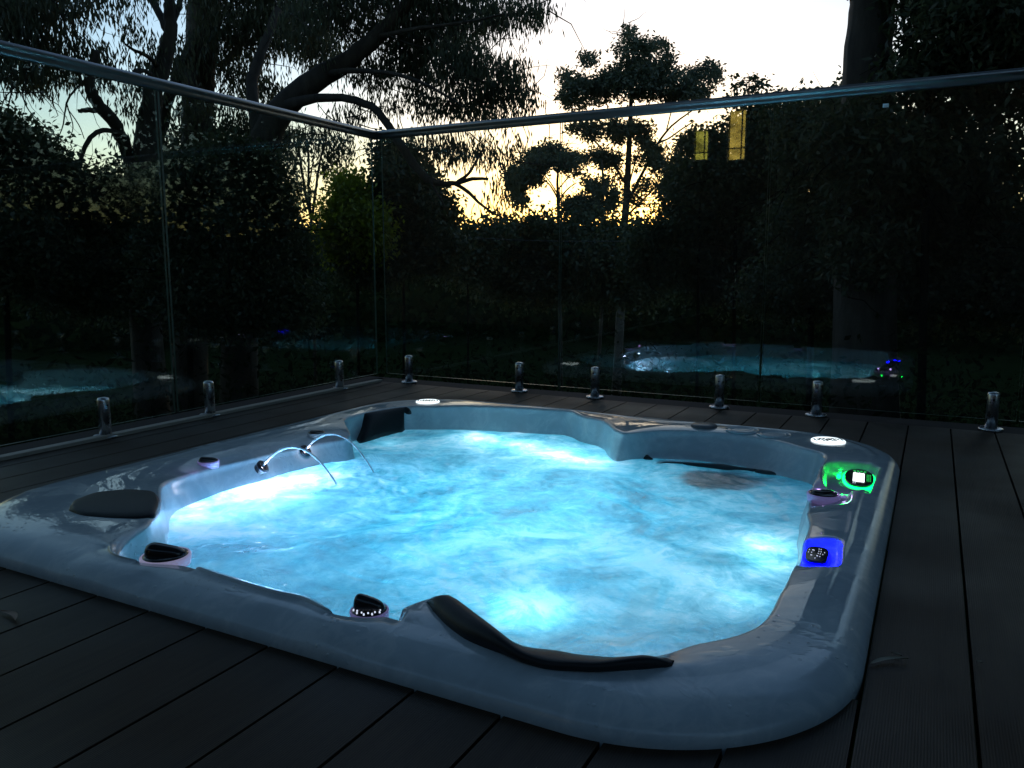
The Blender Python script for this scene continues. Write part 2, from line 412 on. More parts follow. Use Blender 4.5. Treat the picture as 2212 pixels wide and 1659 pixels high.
# ------------------------------------------------------------------ water
def build_water():
    LAND = [P(727, 1046, ZW)[:2], P(807, 1020, ZW)[:2]]
    n = len(TH); b = MB(); rows = []; N = 190
    T2 = TH[::2]; RW2 = RW[::2]
    for k in range(N+1):
        u = (k/N)**.75; R = []
        for i, q in enumerate(T2):
            r = max(.002, u*(RW2[i]+.012)); x = CX+r*math.cos(q); y = CY+r*math.sin(q)
            p = Vector((x*3.2, y*3.2, 3)); p2 = Vector((x*9+noise.noise(p)*1.5, y*9+noise.noise(p+Vector((9,9,9)))*1.5, 7))
            z = .012*noise.noise(p)+.010*noise.noise(p2)+.0045*noise.noise(p2*2.4)+.002*noise.noise(p2*5.5)
            z *= .8*(.45+.55*min(1, (1-u)*8))
            for lx, ly in LAND:
                d_ = math.hypot(x-lx, y-ly)
                if d_ < .25: z += .005*math.cos(d_*130)*math.exp(-d_*16)
            R.append((x, y, ZW+z))
        rows.append(R)
    b.grid(rows, True, True)
    m = bpy.data.materials.new('aerated_water'); m.use_nodes = True; t = NT(m); t.t.nodes.remove(t.b)
    v = t.coord()
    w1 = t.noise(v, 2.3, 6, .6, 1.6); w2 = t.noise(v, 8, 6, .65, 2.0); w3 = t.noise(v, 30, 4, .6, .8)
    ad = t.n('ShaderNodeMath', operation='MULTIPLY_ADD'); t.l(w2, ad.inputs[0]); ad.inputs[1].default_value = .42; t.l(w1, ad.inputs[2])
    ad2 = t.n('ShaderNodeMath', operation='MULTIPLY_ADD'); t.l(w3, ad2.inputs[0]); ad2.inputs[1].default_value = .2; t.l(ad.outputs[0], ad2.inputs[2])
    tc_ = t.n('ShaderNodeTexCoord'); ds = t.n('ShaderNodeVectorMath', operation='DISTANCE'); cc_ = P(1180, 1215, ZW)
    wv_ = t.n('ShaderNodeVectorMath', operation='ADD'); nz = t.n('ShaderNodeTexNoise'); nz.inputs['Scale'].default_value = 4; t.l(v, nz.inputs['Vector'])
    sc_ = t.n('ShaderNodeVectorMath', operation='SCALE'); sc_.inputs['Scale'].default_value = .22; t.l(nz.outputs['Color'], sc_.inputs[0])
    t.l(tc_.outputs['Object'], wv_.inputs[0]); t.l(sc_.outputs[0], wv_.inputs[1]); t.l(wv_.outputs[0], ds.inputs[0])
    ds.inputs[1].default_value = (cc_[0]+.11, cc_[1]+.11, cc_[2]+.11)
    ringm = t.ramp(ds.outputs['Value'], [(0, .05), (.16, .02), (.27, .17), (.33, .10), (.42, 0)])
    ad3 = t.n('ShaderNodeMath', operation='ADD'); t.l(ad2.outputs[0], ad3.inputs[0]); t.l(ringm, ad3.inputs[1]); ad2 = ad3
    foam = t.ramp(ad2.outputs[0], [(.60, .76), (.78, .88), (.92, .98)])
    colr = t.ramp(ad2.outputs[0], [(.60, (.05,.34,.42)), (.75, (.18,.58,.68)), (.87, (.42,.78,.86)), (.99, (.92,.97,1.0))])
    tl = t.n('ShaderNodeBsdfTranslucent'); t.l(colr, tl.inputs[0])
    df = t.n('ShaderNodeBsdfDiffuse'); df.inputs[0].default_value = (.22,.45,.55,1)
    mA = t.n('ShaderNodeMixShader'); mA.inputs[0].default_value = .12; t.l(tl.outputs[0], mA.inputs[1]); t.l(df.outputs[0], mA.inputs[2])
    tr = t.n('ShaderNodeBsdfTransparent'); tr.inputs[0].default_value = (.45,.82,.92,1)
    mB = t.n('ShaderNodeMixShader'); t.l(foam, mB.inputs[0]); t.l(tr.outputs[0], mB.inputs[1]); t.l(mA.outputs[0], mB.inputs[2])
    gl = t.n('ShaderNodeBsdfGlossy'); gl.inputs['Roughness'].default_value = .05
    fr = t.n('ShaderNodeFresnel'); fr.inputs[0].default_value = 1.33
    bp = t.bump(w3, .7, .005, t.bump(w2, .5, .014))
    t.l(bp, gl.inputs['Normal']); t.l(bp, fr.inputs['Normal']); t.l(bp, df.inputs['Normal'])
    fm = t.n('ShaderNodeMath', operation='MULTIPLY'); fm.inputs[1].default_value = .38; t.l(fr.outputs[0], fm.inputs[0])
    mx = t.n('ShaderNodeMixShader'); t.l(fm.outputs[0], mx.inputs[0]); t.l(mB.outputs[0], mx.inputs[1]); t.l(gl.outputs[0], mx.inputs[2])
    t.l(mx.outputs[0], t.o.inputs[0])
    b.build('water', m, kind='structure')
build_water()

def lamp(name, loc, col, watts, size=.03, typ='POINT', rot=None):
    d = bpy.data.lights.new(name, typ); d.energy = watts; d.color = col
    if typ == 'POINT': d.shadow_soft_size = size
    if typ == 'AREA': d.shape = 'DISK'; d.size = size
    o = bpy.data.objects.new(name, d); COL.objects.link(o); o.location = loc
    if rot: o.rotation_euler = rot
    return o
CY_ = (.25, .80, 1.0); WH = (.72, .92, 1.0); LAV = (.62,.66,1.0); BLU = (.15,.58,.92)
lamp('footwell_lamp', (CX, CY, -.80), (.07,.53,.74), 4.4, .7, 'AREA', (math.pi, 0, 0))
for (x, y, c, wt) in [(385,1092,LAV,.35),(425,1076,LAV,.4),(470,1062,LAV,.5),(515,1050,LAV,.6),(560,1040,LAV,.65),(605,1026,LAV,.6),(650,1010,LAV,.5),(700,996,LAV,.45),(395,1112,LAV,.2),(600,1075,LAV,.94),
                      (1110,955,WH,.9),(1220,975,WH,.9),(1040,940,WH,.7),(1280,990,WH,.5),(830,950,(.6,.85,1),.2),
                      (1705,1185,WH,.35),(1690,1225,WH,.25),(1650,1310,WH,.2),(1180,1230,(.35,.65,1),1.0),(1230,1170,(.45,.7,1),.96),
                      (900,1150,BLU,1.4),(700,1190,BLU,.96),(820,1250,BLU,.96),(1150,1340,CY_,.8),(1480,1270,(.15,.75,.9),1.0),(1330,1080,(.1,.6,.8),.96)]:
    p = P(x, y, ZW)
    dv = np.array([CX-p[0], CY-p[1]]); p[:2] += dv/np.linalg.norm(dv)*.05
    lamp('underwater_lamp', (p[0], p[1], ZW-(.07 if wt < .95 else .22)), c, wt*(.34 if wt < .95 else .17)*(1.9 if c is LAV else 1.5 if c is WH else 1), .03)

# ------------------------------------------------------------------ headrests
def resample(pts, n):
    pts = np.array(pts, float); d = np.r_[0, np.cumsum(np.linalg.norm(np.diff(pts, axis=0), axis=1))]
    t = np.linspace(0, d[-1], n); q = np.array([np.interp(t, d, pts[:, k]) for k in range(pts.shape[1])]).T
    for _ in range(3):
        q[1:-1] = (q[:-2]+2*q[1:-1]+q[2:])/4
    return q
def pad(name, A, B, thick, mat_, parent, n=48, m=14, bulge=.3, **k):
    """a cushion between the two edge curves A and B (world points), thickness measured along the normal"""
    A = resample(A, n); B = resample(B, n); b = MB(); rows = []
    for i in range(n):
        e = min(i, n-1-i)/(n*.10); tp = min(1, e)**.5 if e < 1 else 1; tp = max(tp, .02)
        a, c = A[i], B[i]; mid = (a+c)/2; ax = (c-a)/2
        tg = A[min(i+1, n-1)]-A[max(i-1, 0)]; nrm = np.cross(tg, ax); nrm /= np.linalg.norm(nrm)+1e-9
        if nrm[2] < 0: nrm = -nrm
        R = []
        for j in range(m):
            q = 2*math.pi*j/m; cs, sn = math.cos(q), math.sin(q)
            cs = math.copysign(abs(cs)**.75, cs); sn = math.copysign(abs(sn)**.8, sn)
            R.append(mid+ax*cs*(.35+.65*tp)+nrm*thick*sn*tp)
        rows.append(R)
    b.grid(rows, True, True, True, True)
    return b.build(name, mat_, parent, **k)
zz = .05
pad('headrest', [P(x, y, zz) for x, y in [(924,1306),(935,1328),(965,1360),(1010,1390),(1070,1412),(1150,1431),(1230,1444),(1320,1451),(1420,1450),(1456,1440)]],
    [P(x, y, zz+.020) for x, y in [(932,1296),(985,1299),(1012,1320),(1055,1352),(1100,1382),(1140,1401),(1200,1414),(1300,1421),(1400,1415),(1456,1420)]], .03, M['pillow'], SPA,
    label='long curved black headrest on the nearest rim')
pad('headrest', [P(x, y, .058) for x, y in [(712,911),(740,903),(785,893),(840,884),(875,878),(892,884)]],
    [P(x, y, ZW) for x, y in [(714,914),(752,921),(766,944),(776,960),(800,952),(840,940),(872,934),(882,915)]], .011, M['pillow'], SPA,
    label='black wedge headrest in the back left corner')
pad('headrest', [P(x, y, .055) for x, y in [(146,1108),(160,1085),(205,1067),(270,1060),(325,1064),(345,1078)]],
    [P(x, y, .055) for x, y in [(150,1110),(180,1120),(240,1125),(300,1125),(335,1118),(347,1090)]], .016, M['pillow'], SPA,
    label='black oval headrest in the left corner')
# headrest ends that poke out of the water, then a dark pad for shade
pad('headrest', [P(x, y, ZW+.01) for x, y in [(1378,985),(1400,982),(1408,990)]], [P(x, y, ZW-.01) for x, y in [(1380,992),(1395,998),(1406,998)]], .012, M['black'], SPA, n=16, label='small dark stub at the waterline of the back wall')
pad('headrest', [P(x, y, ZW+.01) for x, y in [(1682,1014),(1705,1012),(1718,1018)]], [P(x, y, ZW-.01) for x, y in [(1684,1026),(1700,1030),(1716,1028)]], .012, M['black'], SPA, n=16, label='small dark stub at the waterline in the back right corner')
pad('headrest', [P(x, y, ZW+.006) for x, y in [(1412,1000),(1480,998),(1560,1003),(1640,1014),(1690,1026)]], [P(x, y, ZW-.05) for x, y in [(1415,1022),(1480,1030),(1560,1044),(1640,1044),(1690,1046)]], .016, mat('shade_pad', (.02,.05,.06), .5), SPA, label='wide dark teal pad added as the shaded band along the back wall')  # dark pad stands in for the shaded recess of the back wall
pad('filter_lid', [P(x, y, ZW-.035) for x, y in [(1450,1050),(1480,1038),(1540,1040),(1600,1046),(1640,1055)]], [P(x, y, ZW-.035) for x, y in [(1455,1065),(1490,1078),(1540,1084),(1590,1080),(1640,1065)]], .01, M['black'], SPA, n=24, label='dark lid under the water of the lounge seat')

# ------------------------------------------------------------------ emitters
E_WHITE = mat('ring_led', (.8,.8,.8), .4, emit=(.84,.96,1), es=.42)
E_SCREEN = mat('screen_lit', (.8,.8,.8), .4, emit=(.92,.97,1), es=.6)
E_GREEN = mat('green_led', (.1,.6,.2), .4, emit=(0.0,1,.12), es=1.6)
E_GREEN2 = mat('green_keys', (.1,.6,.2), .4, emit=(0.02,1,.12), es=.12)
E_BLUE = mat('blue_led', (.1,.1,.6), .4, emit=(0,0,1), es=1.5)
E_DOT = mat('key_dot', (.6,.6,.8), .4, emit=(.75,.82,1), es=.25)
E_LIL = mat('lilac_ring', (.5,.4,.7), .3, emit=(.48,.36,.85), es=.03)
E_LIL2 = mat('lilac_ring_bright', (.5,.4,.7), .3, emit=(.75,.70,1), es=.06)

def disc_pts(c, r, n=40): return [(c[0]+r*math.cos(q), c[1]+r*math.sin(q), c[2]) for q in np.linspace(0, 2*math.pi, n, endpoint=False)]
# ------------------------------------------------------------------ diverter valves: ring, cap, raised handle
def valve(px, py, r, ang, z, ring_mat, label, hh=.022, dots=False, tilt=None):
    c = P(px, py, z); b = MB()
    b.lathe(c, [(r*1.0, -.018), (r*1.04, -.004), (r*1.05, .003), (r*1.0, .006), (r*.95, .005)], 40)
    ringo = b.build('valve', ring_mat, SPA, label=label)
    b = MB(); b.lathe((c[0], c[1], c[2]+.004), [(r*.93, -.004), (r*.93, .002), (r*.8, .004), (r*.01, .005)], 40)
    # handle: a heart like ridge running across the cap, tall at one end
    rows = []
    for i in range(17):
        u = -1+2*i/16; L = r*.88*u; wd = r*(.30+.22*(1-u)/2)*math.sqrt(max(1-u**4, .01)); h = hh*(.35+.65*((1-u)/2)**.8)*math.sqrt(max(1-abs(u)**5, .01))
        R = []
        for j in range(9):
            q = math.pi*j/8; lx = L; ly = wd*math.cos(q); lz = h*math.sin(q)**.7 if 0 < j < 8 else -.002
            R.append((c[0]+lx*math.cos(ang)-ly*math.sin(ang), c[1]+lx*math.sin(ang)+ly*math.cos(ang), c[2]+.007+lz))
        rows.append(R)
    b.grid(rows, False, True, True, True)
    b.build('valve_cap', M['black'], ringo)
    if dots:
        for j in range(10):
            b = MB(); q = ang+3.6+j*.26; rr = r*(.70 if j % 2 else .84)
            b.lathe((c[0]+rr*math.cos(q), c[1]+rr*math.sin(q), c[2]+.0098), [(r*.05, -.003), (r*.04, .0008)], 8)
            b.build('indicator_dot', E_DOT, ringo)
def cam_ang(px, py, z, dx):   # world angle of the picture direction +x at this point
    a = P(px, py, z); b = P(px+dx, py, z); return math.atan2(b[1]-a[1], b[0]-a[0])
valve(358, 1203, .052, cam_ang(358,1203,.05,10), .052, E_LIL2, 'big black heart shaped valve in a pale lilac ring, left end of the near rim', .03)
valve(798, 1322, .036, cam_ang(798,1322,.05,10)-.1, .042, E_LIL, 'black valve with lilac dots in the dip of the near rim', .034, dots=True)
valve(450, 998, .034, cam_ang(450,998,.04,10)+.2, .045, E_LIL, 'small black valve with lilac ring on the left ledge', .014)
valve(684, 937, .034, cam_ang(684,937,.04,10)+.6, .052, M['acrylic'], 'small black valve beside the back left headrest', .010)
valve(1779, 1069, .044, cam_ang(1779,1069,.05,10)+.3, .044, E_LIL, 'black valve with lilac glow on the right rim', .012)
for px, py, wt in [(1768,1056,.05),(1822,1062,.05),(430,1012,.03)]:
    p = P(px, py, .05); lamp('valve_lamp', (p[0], p[1], .062), (.62,.40,1), wt*.12, .006)
# cap on the back rim, two cup holder rings
c = P(1521, 921, .06); b = MB(); b.lathe(c, [(.052, -.01), (.052, .004), (.047, .009), (.01, .010)], 36); cap_o = b.build('filter_cap', mat('grey_cap', (.10,.10,.11), .35), SPA)
for px, py in [(1604,929), (1672,938)]:
    c = P(px, py, .061); b = MB()
    b.lathe(c, [(.066,-.004),(.065,.001),(.062,.0035),(.059,.001),(.057,-.003),(.050,-.003),(.048,.0015),(.045,.003),(.042,.001),(.039,-.003),(.01,-.0035)], 48)
    b.build('cup_holder', M['acrylic'], SPA)

# ------------------------------------------------------------------ round lit speakers with dark emblem marks
def speaker(px, py, r, label):
    c = P(px, py, .062); b = MB(); b.lathe(c, [(r, -.008), (r, .003), (r*.96, .005), (r*.1, .0055)], 48)
    o = b.build('ring_light', E_WHITE, SPA, label=label)
    a = cam_ang(px, py, .06, 10); b = MB(); z = c[2]+.0062
    def T(u, v): return (c[0]+r*(u*math.cos(a)-v*math.sin(a)), c[1]+r*(u*math.sin(a)+v*math.cos(a)), z)
    def bar(u0, v0, u1, v1, wd=.035):
        nonlocal b
        d = np.array([u1-u0, v1-v0]); L = np.linalg.norm(d); nrm = np.array([-d[1], d[0]])/L*wd
        b.add([T(u0+nrm[0], v0+nrm[1]), T(u0-nrm[0], v0-nrm[1]), T(u1-nrm[0], v1-nrm[1]), T(u1+nrm[0], v1+nrm[1])], [(0, 1, 2, 3)])
    for s in (-1, 1):
        bar(s*.36, -.42, s*.36, .45, .055); bar(s*.54, .05, s*.36, .38, .06); bar(s*.15, -.40, s*.15, .50, .05)
        bar(s*.15, -.02, s*.26, .30, .05); bar(s*.26, -.25, s*.18, -.42, .04)
        for k in range(5): q = k*.16-.32; bar(s*.6*math.cos(q), .6*math.sin(q), s*.6*math.cos(q+.16), .6*math.sin(q+.16), .06)
    bar(-.18, .02, .18, .02, .12); bar(0, -.2, 0, .3, .05)
    b.build('emblem', M['black'], o)
    tm = mat('teal_mark', (.05,.22,.3), .4)
    for s in (-1, 1):
        b = MB()
        for k in range(6): q = k*.13-.36; bar(s*.82*math.cos(q), .82*math.sin(q), s*.82*math.cos(q+.13), .82*math.sin(q+.13), .06)
        b.build('arc_mark', tm, o)
speaker(1789, 953, .060, 'round white lit ring with dark emblem in the back right corner')
speaker(924, 868, .056, 'round white lit ring with dark emblem in the back left corner')

# ------------------------------------------------------------------ control panels
def plate(c, ax, ay, z, h, mat_, name, parent, p=2.0, n=48, **k):
    b = MB(); rows = []
    for s, zz_ in ((1, z-h), (1, z-.001), (.97, z), (.02, z+.0004)):
        R = []
        for q in np.linspace(0, 2*math.pi, n, endpoint=False):
            cs, sn = math.cos(q), math.sin(q); e = 2/p
            u = math.copysign(abs(cs)**e, cs)*s; v = math.copysign(abs(sn)**e, sn)*s
            R.append((c[0]+u*ax[0]+v*ay[0], c[1]+u*ax[1]+v*ay[1], zz_))
        rows.append(R)
    b.grid(rows, True, False, False, True); return b.build(name, mat_, parent, **k)
def onplate(c, ax, ay, z, u0, u1, v0, v1):
    return [(c[0]+u*ax[0]+v*ay[0], c[1]+u*ax[1]+v*ay[1], z) for u, v in ((u0,v0),(u1,v0),(u1,v1),(u0,v1))]
def control_green():
    z = .046; c = P(1856, 1030, z); ax = P(1888, 1034, z)-c; ay = P(1857, 1013, z)-c
    ring = plate(c, ax*1.14, ay*1.14, z-.006, .006, E_GREEN, 'control_panel', SPA, 2.3, label='green lit oval control panel with white screen, right rim')
    plate(c, ax, ay, z, .006, M['black'], 'display_plate', ring, 2.3)
    b = MB(); b.add(onplate(c, ax, ay, z+.0012, -.42, .36, -.62, .42), [(0,1,2,3)]); b.build('screen', E_SCREEN, ring)
    b = MB()
    for k in range(6): b.add(onplate(c, ax, ay, z+.0016, -.32+.1*k, -.26+.1*k, -.42, -.28), [(0,1,2,3)])
    b.build('screen_text', mat('screen_grey', (.45,.47,.5), .5, emit=(.8,.82,.85), es=.13), ring)
    def quad(name, m_, u0, u1, v0, v1, dz=.0012):
        b = MB(); b.add(onplate(c, ax, ay, z+dz, u0, u1, v0, v1), [(0,1,2,3)]); b.build(name, m_, ring)
    for i in range(3):
        for j in range(5): quad('key', E_GREEN2, .50+.11*i, .575+.11*i, -.45+.17*j, -.34+.17*j)
    for i in range(4): quad('key', E_GREEN2, -.42+.24*i, -.26+.24*i, .56, .72)
    for u, v in ((-.38,-.78), (-.24,-.80), (-.3,.49), (.02,.49), (.3,.47)): quad('indicator_dot', E_DOT, u-.03, u+.03, v-.05, v+.05, .0014)
    for px, py, wt in ((1815,1010,.035),(1880,1008,.03),(1896,1038,.05),(1812,1022,.02)):
        p = P(px, py, .04); lamp('panel_lamp', (p[0], p[1], .044), (0,1,.06), wt*1.5, .008)
control_green()
def control_blue():
    z = .052; c = P(1765, 1196, z); ax = P(1790, 1200, z)-c; ay = P(1768, 1181, z)-c
    ring = plate(c, ax*1.25, ay*1.3, z-.008, .006, E_BLUE, 'control_panel', SPA, 2.8, label='blue lit keypad, right rim')
    plate(c, ax, ay, z, .006, mat('smoke_plate', (.02,.025,.03), .12), 'display_plate', ring, 3.2)
    for u, v in ((-.72,.35),(-.75,0),(-.45,.38),(-.38,.38),(-.3,.35),(-.48,.02),(-.5,-.35),(-.42,-.35),(.12,.3),(.32,.28),(.1,0),(.28,-.02),(.5,-.05),(.08,-.35),(.02,-.33),(.28,-.38),(.1,.62),(.28,.6),(-.1,-.68),(.62,.25)):
        b = MB(); b.add(onplate(c, ax, ay, z+.0012, u-.035, u+.035, v-.05, v+.05), [(0,1,2,3)]); b.build('indicator_dot', E_DOT, ring)
    for px, py, wt in ((1745,1176,.04),(1800,1178,.04),(1806,1205,.04),(1768,1218,.04)):
        p = P(px, py, .045); lamp('panel_lamp', (p[0], p[1], .047), (0,0,1), wt*1.3, .012)
control_blue()

# ------------------------------------------------------------------ nozzles and arcs of water
m = bpy.data.materials.new('stream_water'); m.use_nodes = True; t = NT(m)
t.b.inputs['Base Color'].default_value = (.85,.92,1,1); t.b.inputs['Transmission Weight'].default_value = .45; t.b.inputs['Roughness'].default_value = .08; t.b.inputs['IOR'].default_value = 1.33
v = t.coord(); t.l(t.bump(t.noise(v, 120, 3), .5, .002), t.b.inputs['Normal']); M_STREAM = m
def stream(p0, pk, p1, r0, label, wt):
    n0 = P(*p0, .012); n1 = P(*p1, ZW); b = MB()
    d = n0-np.array([CX, CY, .012]); d[2] = 0; d /= np.linalg.norm(d)
    rot = Vector((-d[0]*.8, -d[1]*.8, .6)).to_track_quat('Z', 'Y').to_matrix()
    b.lathe(n0, [(.021, -.02), (.021, .004), (.016, .007), (.012, .002), (.001, 0)], 24, rot)
    noz = b.build('nozzle', M['black'], SPA)
    b = MB(); b.lathe(n0, [(.024, -.006), (.0245, .002), (.0215, .003)], 24, rot); b.build('nozzle_ring', M['dark_ring'], noz)
    # parabola through the nozzle, a measured height, and the landing point
    H = pk; pts = []; a = n0[2]+.004
    # z(t)=a+bt+ct^2, z(1)=ZW, max = H
    dz = ZW-a; hh = H-a
    bq = 2*(hh+math.sqrt(hh*(hh-dz))); cq = dz-bq
    for i in range(33):
        u = i/32; q = n0*(1-u)+n1*u; q[2] = a+bq*u+cq*u*u; pts.append(q)
    b = MB(); rad = [r0*(1-.35*i/32)*(1+.22*math.sin(i*1.7)+.16*math.sin(i*3.1+wt*20)) for i in range(33)]
    b.tube(pts, rad, 10)
    off = np.array([.003, .002, -.004]); b.tube([q+off*math.sin(i/32*math.pi) for i, q in enumerate(pts)], [x*.45 for x in rad], 8)
    b.build('water_stream', M_STREAM, label=label, cat='water stream', group='arcs of water from the left ledge')
    lamp('nozzle_lamp', tuple(n0+np.array([-d[0]*.02, -d[1]*.02, .014])), (.9,.85,1), wt*.3, .004)
    # splash where it lands
stream((568,1008), .084, (727,1046), .0050, 'nearer thin arc of water from the brightly lit nozzle into the blue tub', .12)
stream((660,974), .086, (807,1020), .0040, 'farther thin arc of water from the ledge, landing closer to the middle of the tub', .05)

# ------------------------------------------------------------------ glass fences
FX, FY = -3.012, 3.965
H0, H1 = .045, 1.462
def glass_fence(run, label):
    along = run == 'back'
    fen = empty('glass_fence', (FX, FY, 0), label=label, cat='glass fence')
    def W(s, o, z):      # s along from the corner, o outward, z
        return (FX+s, FY+o, z) if along else (FX-o, FY-s, z)
    def bx(b, s0, s1, o0, o1, z0, z1):
        c = [W(s0, o0, z0), W(s1, o1, z1)]
        b.box(tuple(min(c[0][k], c[1][k]) for k in range(3)), tuple(max(c[0][k], c[1][k]) for k in range(3)))
    return fen, W, bx
def seg_bounds(run):
    # joints measured in the photograph
    out = []
    if run == 'back':
        for x, y in ((822,815),(1208,805),(1640,862)):
            d = ray(x, y); t_ = FY/d[1]; out.append(d[0]*t_-FX)
        w_ = out[2]-out[1]; out = [.035, out[1], out[2]]; 
        while out[-1] < 7.4: out.append(out[-1]+w_)
    else:
        for x, y in ((375,800),):
            d = ray(x, y); t_ = FX/d[0]; out.append(FY-d[1]*t_)
        out = [.035, out[0]]
        while out[-1] < 7.4: out.append(out[-1]+1.35)
    return out
for run, label in (('back', 'frameless glass fence behind the tub, steel spigots and dark metal top rail'), ('side', 'frameless glass fence along the left edge of the deck, with a metal top rail')):
    fen, W, bx = glass_fence(run, label); js = seg_bounds(run)
    print('joints', run, js)
    for i in range(len(js)-1):
        g = .011 if run == 'back' else .02
        s0, s1 = js[i]+g/2, js[i+1]-g/2; tw = random.uniform(-.004, .004) if i else 0
        b = MB()
        # a slab very slightly out of line with its neighbour
        c = [W(s0, -.006+tw, H0), W(s1, -.006-tw, H0), W(s1, .006-tw, H0), W(s0, .006+tw, H0)]
        V = c+[(p[0], p[1], H1) for p in c]
        b.add(V, [(0,1,5,4), (2,3,7,6), (0,3,2,1), (4,5,6,7), (1,2,6,5), (3,0,4,7)]); pane = b.build('glass_panel', M['glass'], fen)
        pane.data.materials.append(M['glass_edge'])
        for q in range(2, 6): pane.data.polygons[q].material_index = 1
        if run == 'back' and i == 2:
            p = PD(1913, 227, 1); d = ray(1913, 227); t_ = (FY-.02)/d[1]; q = np.array([0,0,HC])+d*t_
            sb = MB(); sb.box((q[0]-.012, FY-.0105, q[2]-.008), (q[0]+.012, FY-.0088, q[2]+.008)); sb.build('sticker', mat('sticker_white', (.7,.7,.7), .5), pane)
    # top rail: slotted tube with a lower bead
    prof = []
    for q in np.linspace(-.28*math.pi, 1.28*math.pi, 18): prof.append((.026*math.cos(q), .021*math.sin(q)+.012))
    prof += [(-.013, -.012), (-.015, -.03), (-.009, -.034), (.009, -.034), (.015, -.03), (.013, -.012)]
    b = MB(); rows = []
    for s in (0, 7.5):
        rows.append([W(s+(o if s == 0 else 0)*(-1), o*.85, H1+.012+z*.75) for o, z in prof])
    b.grid(rows, True, True, True, True); rl = b.build('top_rail', M['rail'], fen)
    me = rl.data
    # spigots
    sp_ = [(875,828),(1113,848),(1282,860),(1548,884),(1760,901),(2142,935)] if run == 'back' else [(237,945),(475,900),(755,842)]
    ss = []
    for x, y in sp_:
        p = P(x, y, 0); ss.append(p[0]-FX if run == 'back' else FY-p[1])
    ss.sort(); last = ss[-1]
    while last < 6.6: last += .62; ss.append(last)
    for s in ss:
        c = W(s, -.012, 0); b = MB()
        b.lathe(c, [(.024, .004), (.024, .155), (.021, .163), (.010, .167)], 26)
        o = b.build('spigot', M['steel'], fen)
        b = MB(); b.lathe(c, [(.049, .0008), (.049, .006), (.046, .009), (.026, .010)], 36); b.build('base_plate', M['steel'], o)
        for z in (.062, .135):
            b = MB(); cc = W(s, -.0365, z); rot = Vector((0, -1, 0) if run == 'back' else (1, 0, 0)).to_track_quat('Z', 'Y').to_matrix()
            b.lathe(cc, [(.0045, -.004), (.0045, .0006), (.001, .0008)], 12, rot)
            b.build('set_screw', M['black'], o)

# ------------------------------------------------------------------ fallen leaves
def fallen(px, py, px2, py2, wd, colr, label):
    a = P(px, py, .003); c = P(px2, py2, .003); d = c-a; nn = np.array([-d[1], d[0], 0]); nn /= np.linalg.norm(nn)
    b = MB(); rows = []
    for i in range(13):
        u = i/12; q = a+d*u+nn*.12*np.linalg.norm(d)*math.sin(u*math.pi); ww = wd*math.sin(math.pi*u**.8)**.8+.0003
        rows.append([q-nn*ww+np.array([0,0,.003+.003*u]), q+np.array([0,0,.0015+.002*u]), q+nn*ww+np.array([0,0,.004+.002*u])])
    b.grid(rows); b.build('fallen_leaf', mat('dry_leaf', colr, .6), label=label, cat='leaf', group='dry gum leaves on the deck')
fallen(1880, 1437, 1962, 1428, .0045, (.26,.24,.18), 'pale curved gum leaf lying across a board gap right of the tub')
fallen(2, 1322, 34, 1345, .006, (.20,.12,.08), 'small brown leaf on the deck at the left edge of the photo')
fallen(1925, 1412, 1948, 1422, .0025, (.16,.14,.10), 'tiny dry leaf just above the pale curved gum leaf')
fallen(2108, 1432, 2122, 1436, .003, (.20,.17,.12), 'small dry fleck of leaf near the right edge of the photo')

# ------------------------------------------------------------------ house behind the camera (its lit windows mirror in the glass)
def house():
    HYW = -6.6; h = empty('house', (0, HYW, 0), label='dark timber house behind the deck, seen only as lit windows mirrored in the glass', cat='house')
    def mirror(x, y):
        d = ray(x, y); t_ = (2*FY-HYW)/d[1]; return d[0]*t_, HC+d[2]*t_
    wins = []
    for (x0, y0, x1, y1) in ((1507,281,1538,346), (1580,236,1620,346)):
        a = mirror(x0, y1); c = mirror(x1, y0); wins.append((a[0], c[0], a[1], c[1]))
    b = MB(); x = -8; mw = mat('house_wall', (.05,.05,.05), .7)
    # wall built round the openings
    xs = sorted(wins); prev = -19.0
    for (a0, a1, z0, z1) in xs:
        b.box((prev, HYW-.15, -.5), (a0, HYW, 5.0)); b.box((a0, HYW-.15, -.5), (a1, HYW, z0)); b.box((a0, HYW-.15, z1), (a1, HYW, 5.0)); prev = a1
    b.box((prev, HYW-.15, -.5), (9, HYW, 5.0)); b.build('wall', mw, h)
    e = [mat('warm_window', (.5,.45,.2), .4, emit=(.95,.85,.13), es=.8), mat('amber_window', (.5,.4,.2), .4, emit=(.95,.65,.12), es=.9)]
    for m_ in e:
        t = NT(m_); nz_ = t.noise(t.coord((1.5, 1, 2.5)), 2.2, 5, .7, 1.0); t.l(t.ramp(nz_, [(.32, .25), (.5, .8), (.65, 1.3)]), t.b.inputs['Emission Strength'])
    for k, (a0, a1, z0, z1) in enumerate(xs):
        b = MB(); fr_ = .02
        b.box((a0-.03, HYW+.001, z0-.03), (a0, HYW+.03, z1+.03)); b.box((a1, HYW+.001, z0-.03), (a1+.03, HYW+.03, z1+.03))
        b.box((a0, HYW+.001, z1), (a1, HYW+.03, z1+.03)); b.box((a0, HYW+.001, z0-.03), (a1, HYW+.03, z0))
        b.box((a0, HYW+.001, z0+(z1-z0)*.22), (a1, HYW+.025, z0+(z1-z0)*.22+.02)); b.box((a1-.07, HYW+.001, z0), (a1-.05, HYW+.025, z1))
        f = b.build('window', mat('window_frame', (.3,.3,.25), .5), h)
        b = MB(); b.box((a0, HYW-.1, z0), (a1, HYW-.08, z1)); b.build('pane', e[k], f)
    b = MB(); b.box((-19.5, HYW-5, 5.0), (9.5, HYW+.9, 5.2)); b.build('roof', mat('roof_sheet', (.08,.08,.09), .5), h)
house()

